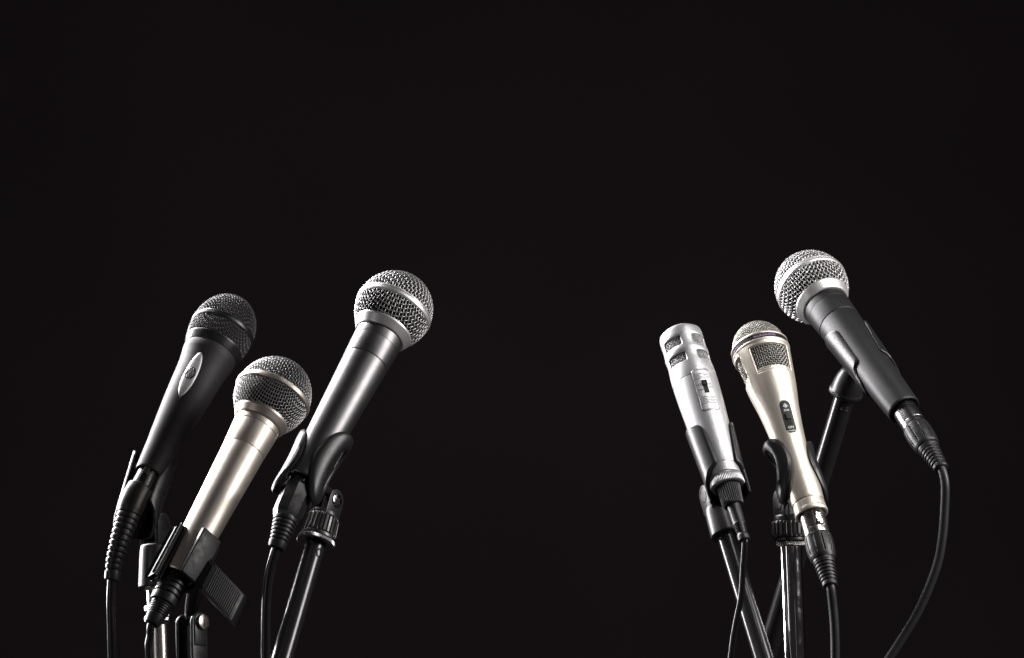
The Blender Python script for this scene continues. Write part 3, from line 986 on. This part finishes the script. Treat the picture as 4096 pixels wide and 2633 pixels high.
# ------------------------------------------------------------------ stands
def ear(x0, x1, hw, z0, zc, yaw, n=12, bev=0.35):
    """rounded tab standing across local x, turned by yaw about z"""
    pts = [(-hw, z0), (hw, z0)] + [(hw * math.cos(math.pi * i / n), zc + hw * math.sin(math.pi * i / n)) for i in range(n + 1)]
    bm = bmesh.new()
    a = [bm.verts.new((x0, p[0], p[1])) for p in pts]
    b = [bm.verts.new((x1, p[0], p[1])) for p in pts]
    k = len(pts)
    bm.faces.new(a[::-1])
    bm.faces.new(b)
    for i in range(k):
        bm.faces.new((a[i], a[(i + 1) % k], b[(i + 1) % k], b[i]))
    bmesh.ops.remove_doubles(bm, verts=bm.verts, dist=1e-4)
    bmesh.ops.recalc_face_normals(bm, faces=bm.faces)
    if bev:
        es = [e for e in bm.edges if len(e.link_faces) == 2 and e.calc_face_angle(0) > 1.0]
        bmesh.ops.bevel(bm, geom=es, offset=bev, segments=2, affect='EDGES', profile=0.5)
    bm.verts.index_update()
    v = np.array([tuple(q.co) for q in bm.verts])
    f = [tuple(q.index for q in p.verts) for p in bm.faces]
    bm.free()
    c, s = math.cos(yaw), math.sin(yaw)
    v = np.stack([v[:, 0] * c - v[:, 1] * s, v[:, 0] * s + v[:, 1] * c, v[:, 2]], 1)
    return v, f


def side_disc(x0, x1, r, zc, yaw, slot=False, rb=0.3, flat=1.0):
    """disc or screw head on the tab's face; optional slot"""
    v, f = lathe(fillet([(x0, 0.01), (x0, r), (x1 - (x1 - x0) * 0.05, r), (x1, r * 0.82), (x1, 0.01)], rb, 3), 40)
    v = np.stack([v[:, 2], v[:, 1] * flat, v[:, 0] + zc], 1)
    if slot:
        pass
    c, s = math.cos(yaw), math.sin(yaw)
    v = np.stack([v[:, 0] * c - v[:, 1] * s, v[:, 0] * s + v[:, 1] * c, v[:, 2]], 1)
    return v, f


def slotted_head(x0, x1, r, zc, yaw, ang):
    """two half discs with a gap: a slotted screw head"""
    parts = []
    for sg in (1, -1):
        pts = []
        g = 0.13 * r
        a0 = math.asin(g / r)
        for i in range(17):
            a = a0 + (math.pi - 2 * a0) * i / 16
            pts.append((r * math.cos(a), sg * r * math.sin(a)))
        V = [(x0, p[0], p[1]) for p in pts] + [(x1 - 0.25, p[0], p[1]) for p in pts] + [(x1, p[0] * .88, sg * max(abs(p[1]) * .88, g)) for p in pts]
        k = len(pts)
        Fa = [tuple(range(2 * k, 3 * k))]
        for lv in range(2):
            Fa += [(lv * k + i, lv * k + (i + 1) % k, (lv + 1) * k + (i + 1) % k, (lv + 1) * k + i) for i in range(k)]
        parts.append((np.array(V), Fa))
    parts.append((np.array([(x0 + (x1 - x0) * .4, r * .95 * math.cos(a), r * .95 * math.sin(a)) for a in np.linspace(0, 2 * math.pi, 32, endpoint=False)]), [tuple(range(32))]))
    v, f = join(*parts)
    c, s = math.cos(ang), math.sin(ang)
    v = np.stack([v[:, 0], v[:, 1] * c - v[:, 2] * s, v[:, 1] * s + v[:, 2] * c + zc], 1)
    c, s = math.cos(yaw), math.sin(yaw)
    v = np.stack([v[:, 0] * c - v[:, 1] * s, v[:, 0] * s + v[:, 1] * c, v[:, 2]], 1)
    return v, f


def fluted(t0, t1, ra, rb, k, d, n=None):
    n = n or k * 8

    def dp(t, ph):
        if not (min(t0, t1) + 0.5 < t < max(t0, t1) - 0.5):
            return 0 * ph - d * 0.4
        x = (ph * k / (2 * math.pi)) % 1
        return -d * np.clip(1 - np.abs(x - 0.5) / 0.22, 0, 1) ** 0.6
    return lathe(dense([(t0, ra - 3), (t0, ra - d * 0.2), (t0 + 0.6 * (1 if t1 > t0 else -1), ra), (t1 - 0.6 * (1 if t1 > t0 else -1), rb), (t1, rb - d * 0.2), (t1, rb - 3)], 1.5), n, disp=dp)


def round_base(T, foot):
    """weighted round base on the floor (world coordinates)"""
    c = np.array([foot[0], foot[1], 0])
    v, f = lathe(fillet([(0.0, 0.01), (0.0, 105), (6, 108), (12, 104), (16, 30), (30, 16), (34, 14), (34, 0.01)], 2.5, 4), 64)
    T.add('base', (v * MM + c, f), IRON, world=True)


def straight_stand(T, fr, top, r, m):
    """tube from local height `top` straight down its axis to the floor"""
    L = fr.w(0, 0, top)[2] / fr.a[2]
    foot = fr.w(0, 0, top) - fr.a * (L - 0.012)
    T.add('pole', lathe([(top, r * 0.9), (top - 0.4, r), (top - (L - 0.012) * 1000, r)], 64), m)
    round_base(T, foot)


def boom_stand(T, fr, top, r, m, L):
    """leaning arm that meets an upright post below the picture"""
    end = top - L * 1000
    T.add('boom_arm', lathe([(end, r * 0.9), (end + 0.5, r), (top - 0.5, r), (top, r * 0.9)], 64), m)
    q = fr.w(0, 0, end + 60)
    T.add('post', (lathe([(0.012 * 1000, 9), (q[2] * 1000, 9)], 40)[0] * MM + np.array([q[0], q[1] + 0.021, 0]), lathe([(12, 9), (q[2] * 1000, 9)], 40)[1]), POLE, world=True)
    T.add('clamp', hexa([tuple(q + np.array(o)) for o in ((-.016, -.02, -.02), (.016, -.02, -.02), (.016, .034, -.02), (-.016, .034, -.02), (-.016, -.02, .02), (.016, -.02, .02), (.016, .034, .02), (-.016, .034, .02))], 0.003), PLAS, world=True)
    round_base(T, (q[0], q[1] + 0.021))


def lug(T, fr, fs, phi, t, r, zk, ra=4.5, rb=4.5):
    """solid neck from the back of a clip down to its hinge (world points)"""
    a = math.radians(phi)
    p0 = fr.w(r * math.sin(a), -r * math.cos(a), t)
    p3 = fs.w(0, 0, zk)
    out = fr.x * math.sin(a) - fr.y * math.cos(a)
    p1 = p0 + out * 0.006
    p2 = p3 + fs.a * 0.008
    T.add('hinge_neck', sweep([p0 - out * 0.0005, p1, p2, p3 - fs.a * 0.002], [(0, ra * MM), (0.02, (ra + rb) / 2 * MM), (0.5, rb * MM)][:0] or [(np.linalg.norm(p1 - p0) * k / 3 * 1.0, ra * MM) for k in range(4)] + [(np.linalg.norm(p1 - p0) + (np.linalg.norm(p2 - p1) + np.linalg.norm(p3 - p2)) * k / 8, (ra + (rb - ra) * k / 8) * MM) for k in range(1, 9)], 24), PLAS, world=True)


# ---- stand and clip of the satin black microphone
S3 = Frame((1264, 2168), (1345, 1890), 1.556, 24)
st3 = Thing('microphone_stand', 'black tube stand with fluted clutch and knurled ring behind the octagonal plug', 'stand', GS, S3.M())
st3.add('knurled_ring', lathe(fillet([(-1.6, 6.5), (-1.8, 11.2), (-1.2, 12.4), (1.2, 12.4), (1.8, 11.4), (1.8, 6.5)], 0.3, 3), 320, disp=lambda t, ph: (0.16 * np.cos(80 * ph) if abs(t) < 1.4 else 0)), GUN, sharp=60)
st3.add('clutch_collar', lathe([(1.9, 7), (1.9, 11.6), (4.2, 11.6), (4.4, 7)], 72, rad=0.3), PLASS)
st3.add('clutch', fluted(4.5, 17.5, 11.7, 11.0, 26, 0.9), PLASS, sharp=45)
boom_stand(st3, S3, -1.7, 6.7, POLE, 0.52)
st3.add('dimple', wrap_plate([(1.6 * math.cos(a), 3.2 * math.sin(a)) for a in np.linspace(0, 2 * math.pi, 20, endpoint=False)], 30, -9, lambda t: 6.7, [(1.0, -0.2), (1.0, 0.05), (0.9, 0.28), (0.75, 0.1)]), POLE)
cp3 = Thing('microphone_clip', 'black plastic clip with open oval arms gripping the satin black microphone', 'clip', GC, F3.M())
hb3 = rfun(sorted([(p[0], p[1]) for p in hd if p[1] > 10.5]))
g3 = lambda t: hb3(max(t, 1.5)) + 0.25
cp3.add('arm', loop_arm(66, 70, 14.5, 27, (80, 24, 15, 17), g3, 2.8, flare=2.6), PLAS)
cp3.add('arm', loop_arm(-112, 70, 10.5, 24, (-130, 34, 10, 15), g3, 2.8, flare=1.6), PLAS)
cp3.add('arm_web', loop_arm(80, 27, 15, 19, (80, 1, 15, 1), lambda t: g3(t) + 0.9, 0.8), PLAS)
cp3.add('saddle', c_clip([(2, -160, 110), (4, -150, 104), (20, -150, 104), (22, -160, 110)], g3, 2.9, 24, 12), PLAS)
yw = math.radians(-42)
cp3b = []
for off in (-7.4, 2.2):
    cp3b.append(ear(off, off + 5.2, 7.2, 17.0, 30, yw))
M3 = S3.M()
to_w = lambda fs, vf: (vf[0] * MM @ fs.M()[:3, :3].T + fs.M()[:3, 3], vf[1])
for q in cp3b:
    cp3.add('hinge_tab', to_w(S3, q), PLAS, world=True)
cp3.add('hinge_foot', to_w(S3, lathe([(17.4, 4), (17.4, 9.9), (20.4, 9.6), (21, 8.2), (21, 4)], 64, rad=0.4)), PLAS, world=True)
cp3.add('screw', to_w(S3, slotted_head(7.2, 8.4, 4.4, 29.5, yw, 1.0)), CHROME, world=True)
lug(cp3, F3, S3, 158, 12, g3(12) + 1.2, 27, 5, 2.1)

# ---- stand and clip of the silver microphone
S4 = Frame((2896, 2112), (2837, 1918), 1.612, 25)
st4 = Thing('microphone_stand', 'black leaning tube stand crossing in front of a fainter tube, under the silver microphone', 'stand', GS, S4.M())
boom_stand(st4, S4, 12, 6.3, POLE, 0.50)
st4.add('dimple', wrap_plate([(2.0 * math.cos(a), 2.4 * math.sin(a)) for a in np.linspace(0, 2 * math.pi, 20, endpoint=False)], -45, -7.5, lambda t: 6.3, [(1.0, -0.2), (1.0, 0.05), (0.9, 0.35), (0.7, 0.1)]), POLE)
cp4 = Thing('microphone_clip', 'grained black trough clip around the tail of the silver microphone', 'clip', GC, F4.M())
g4 = lambda t: max(rfun([(0, 11.9), (7, 11.9), (12, 11.95), (49, 14.1)])(t), 11.95) + 0.15
cp4.add('trough', c_clip([(-6, -88, 100), (-3, -84, 96), (3, -70, 92), (8, -44, 84), (11, -30, 66), (12.4, -9, 56), (13.6, -7, 55), (38, -14, 66), (41, -18, 69), (43.5, -26, 76), (45.5, -50, 92)], g4, 2.0, 72, 90), PLAS, sharp=40)
S4c = to_w(S4, lathe([(-6, 6.6), (-6, 10.0), (-5, 10.4), (11, 9.7), (15, 9.2), (17.5, 7.6), (18.2, 4.0)], 72, rad=1.0, caps=False))
cp4.add('socket', S4c, PLAS, world=True)
yw = math.radians(28)
for off in (-7.8, 4.2):
    cp4.add('hinge_tab', to_w(S4, ear(off, off + 3.4, 7.4, 13, 25, yw)), PLAS, world=True)
cp4.add('hinge_cap', to_w(S4, side_disc(-7.7, -8.3, 4.6, 25, yw)), PLASS, world=True)
lug(cp4, F4, S4, 172, 14, g4(14) + 1.2, 25, 5.5, 3.8)

# ---- stand and clip of the champagne flared microphone
S5 = Frame((3162.5, 2186), (3156.5, 2020), 1.596, 4)
st5 = Thing('microphone_stand', 'polished chrome upright stand with fluted black clutch under the champagne flared microphone', 'stand', GS, S5.M())
straight_stand(st5, S5, 0.2, 7.25, CHROME)


def knurl(t, ph):
    return 0.16 * np.cos(46 * ph + t * 2.6) + 0.16 * np.cos(46 * ph - t * 2.6)


st5.add('knurled_ring', lathe(dense([(0.1, 6.5), (0.1, 8.9), (0.4, 9.15), (2.8, 9.15), (3.1, 8.9), (3.1, 6.5)], 0.12), 368, disp=lambda t, ph: knurl(t, ph) if 0.3 < t < 2.9 else 0), NICKEL, sharp=70)
st5.add('clutch_collar', lathe([(3.2, 7), (3.2, 10.6), (3.8, 10.9), (5.6, 10.9), (5.8, 7)], 72, rad=0.25), PLASS)
st5.add('clutch', fluted(5.9, 16.6, 12.3, 12.3, 24, 0.7), PLASS, sharp=45)
cp5 = Thing('microphone_clip', 'black plastic clip with open oval arms hugging the champagne flared microphone', 'clip', GC, F5.M())
g5 = lambda t: r5(t) + 0.25
cp5.add('arm', loop_arm(-84, 72, 38, 22.5, (-100, 33, 41.5, 13.5), g5, 2.8, skew=0.35, flare=4.2), PLAS)
cp5.add('arm', loop_arm(128, 72, 34, 22.5, (144, 33, 37.5, 13.5), g5, 2.8, skew=-0.2, flare=4.2), PLAS)
cp5.add('saddle', c_clip([(17, -140, 182), (19, -128, 168), (34, -128, 168), (36, -140, 182)], g5, 2.9, 24, 12), PLAS)
cp5.add('hinge_foot', to_w(S5, lathe([(16.7, 4), (16.7, 10.6), (19.8, 10.3), (20.8, 9.6), (21, 4)], 64, rad=0.4)), PLAS, world=True)
yw = math.radians(33)
for off in (-8.6, 4.4):
    cp5.add('hinge_tab', to_w(S5, ear(off, off + 3.6, 6.6, 19.5, 31, yw)), PLAS, world=True)
cp5.add('hinge_cap', to_w(S5, side_disc(-8.5, -9.0, 4.9, 29, yw)), PLASS, world=True)
lug(cp5, F5, S5, 200, 22, g5(22) + 1.4, 29, 5.5, 3.9)

# ---- stand and clip of the graphite microphone
S6 = Frame((3383, 1572), (3424, 1436), 1.69, -24)
st6 = Thing('microphone_stand', 'black tube stand passing behind the chrome stand, under the graphite microphone', 'stand', GS, S6.M())
boom_stand(st6, S6, 3, 7.2, POLE, 0.62)
st6.add('pole_slot', wrap_plate(round_rect(3.2, 1.1, 0.9), 22, -9, lambda t: 7.2, [(1.0, -0.3), (1.0, 0.1), (0.9, 0.3), (0.8, 0.05)]), GUN)
cp6 = Thing('microphone_clip', 'grained black trough clip with knurled dome socket under the graphite microphone', 'clip', GC, F6.M())
g6 = lambda t: hb3(t) + 0.2
cp6.add('trough', c_clip([(27, -120, 150), (31, -80, 120), (37, -62, 104), (44, -53, 84), (47, -44, 62), (48.6, -22, 57), (50, -20, 57), (66, -18, 66), (80, -15, 76), (83.5, -22, 80), (86.5, -48, 96)], g6, 1.5, 72, 90), PLAS, sharp=40)
cp6.add('socket', to_w(S6, lathe([(-1.4, 7.3), (-1.4, 11.2), (-0.8, 11.7), (1.6, 11.7), (2.1, 11.3), (2.6, 11.3), (8, 10.6), (13, 9.4), (17, 7.6), (20, 5)], 280, disp=lambda t, ph: (0.2 * np.cos(70 * ph) if -1.2 < t < 1.8 else 0))), PLAS, world=True, sharp=50)
lug(cp6, F6, S6, 176, 46, g6(46) + 1.2, 18, 7, 6)

# ---- stand and clip of the black rubber microphone
S1 = Frame((633, 2500), (628, 2330), 1.685, 4)
st1 = Thing('microphone_stand', 'nickel upright stand with screw thread and knurled nut behind the stepped rubber plug', 'stand', GS, S1.M())
straight_stand(st1, S1, 0.4, 7.0, CHROMED)
st1.add('knurled_nut', lathe([(0, 6), (0, 8.8), (0.5, 9.25), (6, 9.25), (6.2, 8.9), (6.8, 8.9), (7, 9.25), (13.0, 9.25), (13.6, 8.7), (13.6, 6)], 300, disp=lambda t, ph: (0.14 * np.cos(60 * ph) if 0.6 < t < 13 else 0)), CHROME, sharp=60)
zz = np.arange(13.4, 24.5, 0.3)
st1.add('screw_thread', lathe([(z, 7.3 + (0.45 if i % 4 in (1, 2) else -0.25)) for i, z in enumerate(zz)], 60), CHROME)
C1 = Frame((530, 2119), (616, 1848), 1.628, 27)
cp1 = Thing('microphone_clip', 'black trough clip with straight blades around the plug of the black rubber microphone', 'clip', GC, C1.M())
g1c = lambda t: float(np.interp(t, [0, 18, 60], [12.2, 13.0, 13.9]))
cp1.add('trough', c_clip([(0, -115, 100), (3, -100, 84), (8, -90, 66), (13, -84, 45), (16.5, -80, 26), (18.5, -73, 16), (24, -72, 16), (52, -72, 26), (55, -75, 28), (57.5, -84, 36), (59.5, -100, 60)], g1c, 2.0, 72, 90), PLASS, sharp=40)
cp1.add('pressure_pad', polar_box(165, 8.0, 13.6, 5.0, 46, 58, 0.5), PLASS)
cp1.add('socket', to_w(S1, lathe([(26.0, 6), (26.0, 12.6), (27, 13.2), (52, 11.4), (56, 10.6), (57, 6)], 72, rad=1.2)), PLAS, world=True)
cp1.add('thread_insert', to_w(S1, lathe([(24.2, 5), (24.2, 9.8), (26.2, 9.8), (26.2, 5)], 6)), NICKEL, world=True, sharp=20)
yw = math.radians(-35)
for off in (-8, 4.6):
    cp1.add('hinge_tab', to_w(S1, ear(off, off + 3.4, 7.6, 55, 70, yw)), PLAS, world=True)
cp1.add('hinge_cap', to_w(S1, side_disc(7.9, 8.5, 4.6, 70, yw)), PLASS, world=True)
lug(cp1, C1, S1, 165, 14, g1c(14) + 1.2, 70, 6, 4.3)

# ---- stand and clip of the champagne ball microphone
S2 = Frame((772, 2700), (768, 2480), 1.575, 6)
st2 = Thing('microphone_stand', 'gloss black upright fork with slotted metal screw below the square spring clamp', 'stand', GS, S2.M())
yw = math.radians(-44)
zc2 = S2.S(205)
st2.add('fork_arm', to_w(S2, ear(4.6, 7.2, 6.8, -14, zc2, yw, 16, 0.5)), PLASS, world=True)
st2.add('fork_arm', to_w(S2, ear(-8.6, -6.0, 6.8, -14, zc2, yw, 16, 0.5)), PLASS, world=True)
pad = ear(7.2, 8.4, 5.8, zc2 - 15, zc2 + 0.6, yw, 16, 0.5)
st2.add('screw_pad', to_w(S2, pad), PLASS, world=True)
st2.add('screw', to_w(S2, slotted_head(8.3, 11.2, 4.9, zc2 + 0.2, yw, -1.75)), BRASS, world=True)
st2.add('fork_foot', to_w(S2, lathe([(-26, 5), (-26, 12), (-15, 12), (-12, 10.6), (-12, 5)], 48, rad=0.8)), PLASS, world=True)
straight_stand(st2, S2, -25.9, 8.0, POLE)
cp2 = Thing('microphone_clip', 'black square spring clamp with ribbed squeeze lever on the champagne ball microphone', 'clip', GC, F2.M())
cp2.add('jaw', polar_box(31, 11.9, 15.6, 8.2, -3, 31.5, 0.9, 3), WORN)
cp2.add('jaw', polar_box(-76, 11.9, 15.6, 5.6, -8, 28, 1.6, 3), WORN)
hb2 = rfun(sorted([(p[0], p[1]) for p in h2 if p[1] > 10.9]))
cp2.add('clamp_body', c_clip([(-2, -88, 58), (29, -88, 58)], lambda t: 13.2, 3.2, 40, 12), WORN)
# squeeze lever: a bent slab, ribbed on both faces
z4 = lambda x, y, d: P(550 + x / 2.641, 2050 + y / 2.641, d)


def on_plane(x, y, q, n):
    """where the line of sight through a picture point meets the plane through q"""
    d = ray(550 + x / 2.641, 2050 + y / 2.641)
    return CAM + d * (((q - CAM) @ n) / (d @ n))


nf = np.array([0.47, -0.82, 0.33])
ns = np.array([-0.35, -0.80, 0.49])
A = z4(685, 838, 1.528)
B, C_, D = (on_plane(x, y, A, nf) for x, y in ((830, 548), (1132, 866), (987, 1150)))
E_ = on_plane(604, 745, A, ns)
G_ = E_ + (B - A)
back = np.array([0.0022, 0.0095, -0.0040])
cp2.add('lever', hexa([A, B, C_, D, A + back, B + back, C_ + back, D + back], 0.0009), WORN, world=True)
cp2.add('lever_root', hexa([E_, G_, B, A, E_ + back, G_ + back, B + back, A + back], 0.0006), WORN, world=True)


def rib_rows(p00, p01, p11, p10, k, m0, m1, h):
    """bars parallel to edge p00-p01, stepping towards p10-p11"""
    nrm = np.cross(p01 - p00, p10 - p00)
    nrm /= np.linalg.norm(nrm)
    if nrm @ (CAM - p00) < 0:
        nrm = -nrm
    out = []
    for i in range(k):
        u0, u1 = m0 + (1 - 2 * m0) * i / k, m0 + (1 - 2 * m0) * (i + 0.5) / k
        c = []
        for hh in (-0.0003, h):
            for u, v in ((u0, m1), (u0, 1 - m1), (u1, 1 - m1), (u1, m1)):
                ins = 0.15 if hh > 0 else 0
                uu = u0 + (u1 - u0) * (ins if u == u0 else 1 - ins)
                c.append((p00 + (p01 - p00) * v) * (1 - uu) + (p10 + (p11 - p10) * v) * uu + nrm * hh)
        out.append(hexa(c, 0))
    return join(*out)


cp2.add('lever_ribs', rib_rows(A, B, C_, D, 16, 0.06, 0.08, 0.0008), WORN, world=True, smooth=False)
cp2.add('lever_ribs', rib_rows(A, B, G_, E_, 7, 0.12, 0.10, 0.0007), WORN, world=True, smooth=False)
ub = np.array([0.004, 0.014, -0.006])
cp2.add('lever_underside', hexa([A + back * .9 + (D - A) * .12, B + back * .9 + (C_ - B) * .12, B + back * .9 + (C_ - B) * .9, A + back * .9 + (D - A) * .9, A + ub * .95 + (D - A) * .25, B + ub * .95 + (C_ - B) * .25, B + ub * .95 + (C_ - B) * .8, A + ub * .95 + (D - A) * .8], 0.0006), GUN, world=True)
lug(cp2, F2, S2, 140, 8, 15.2, zc2, 6, 4.4)
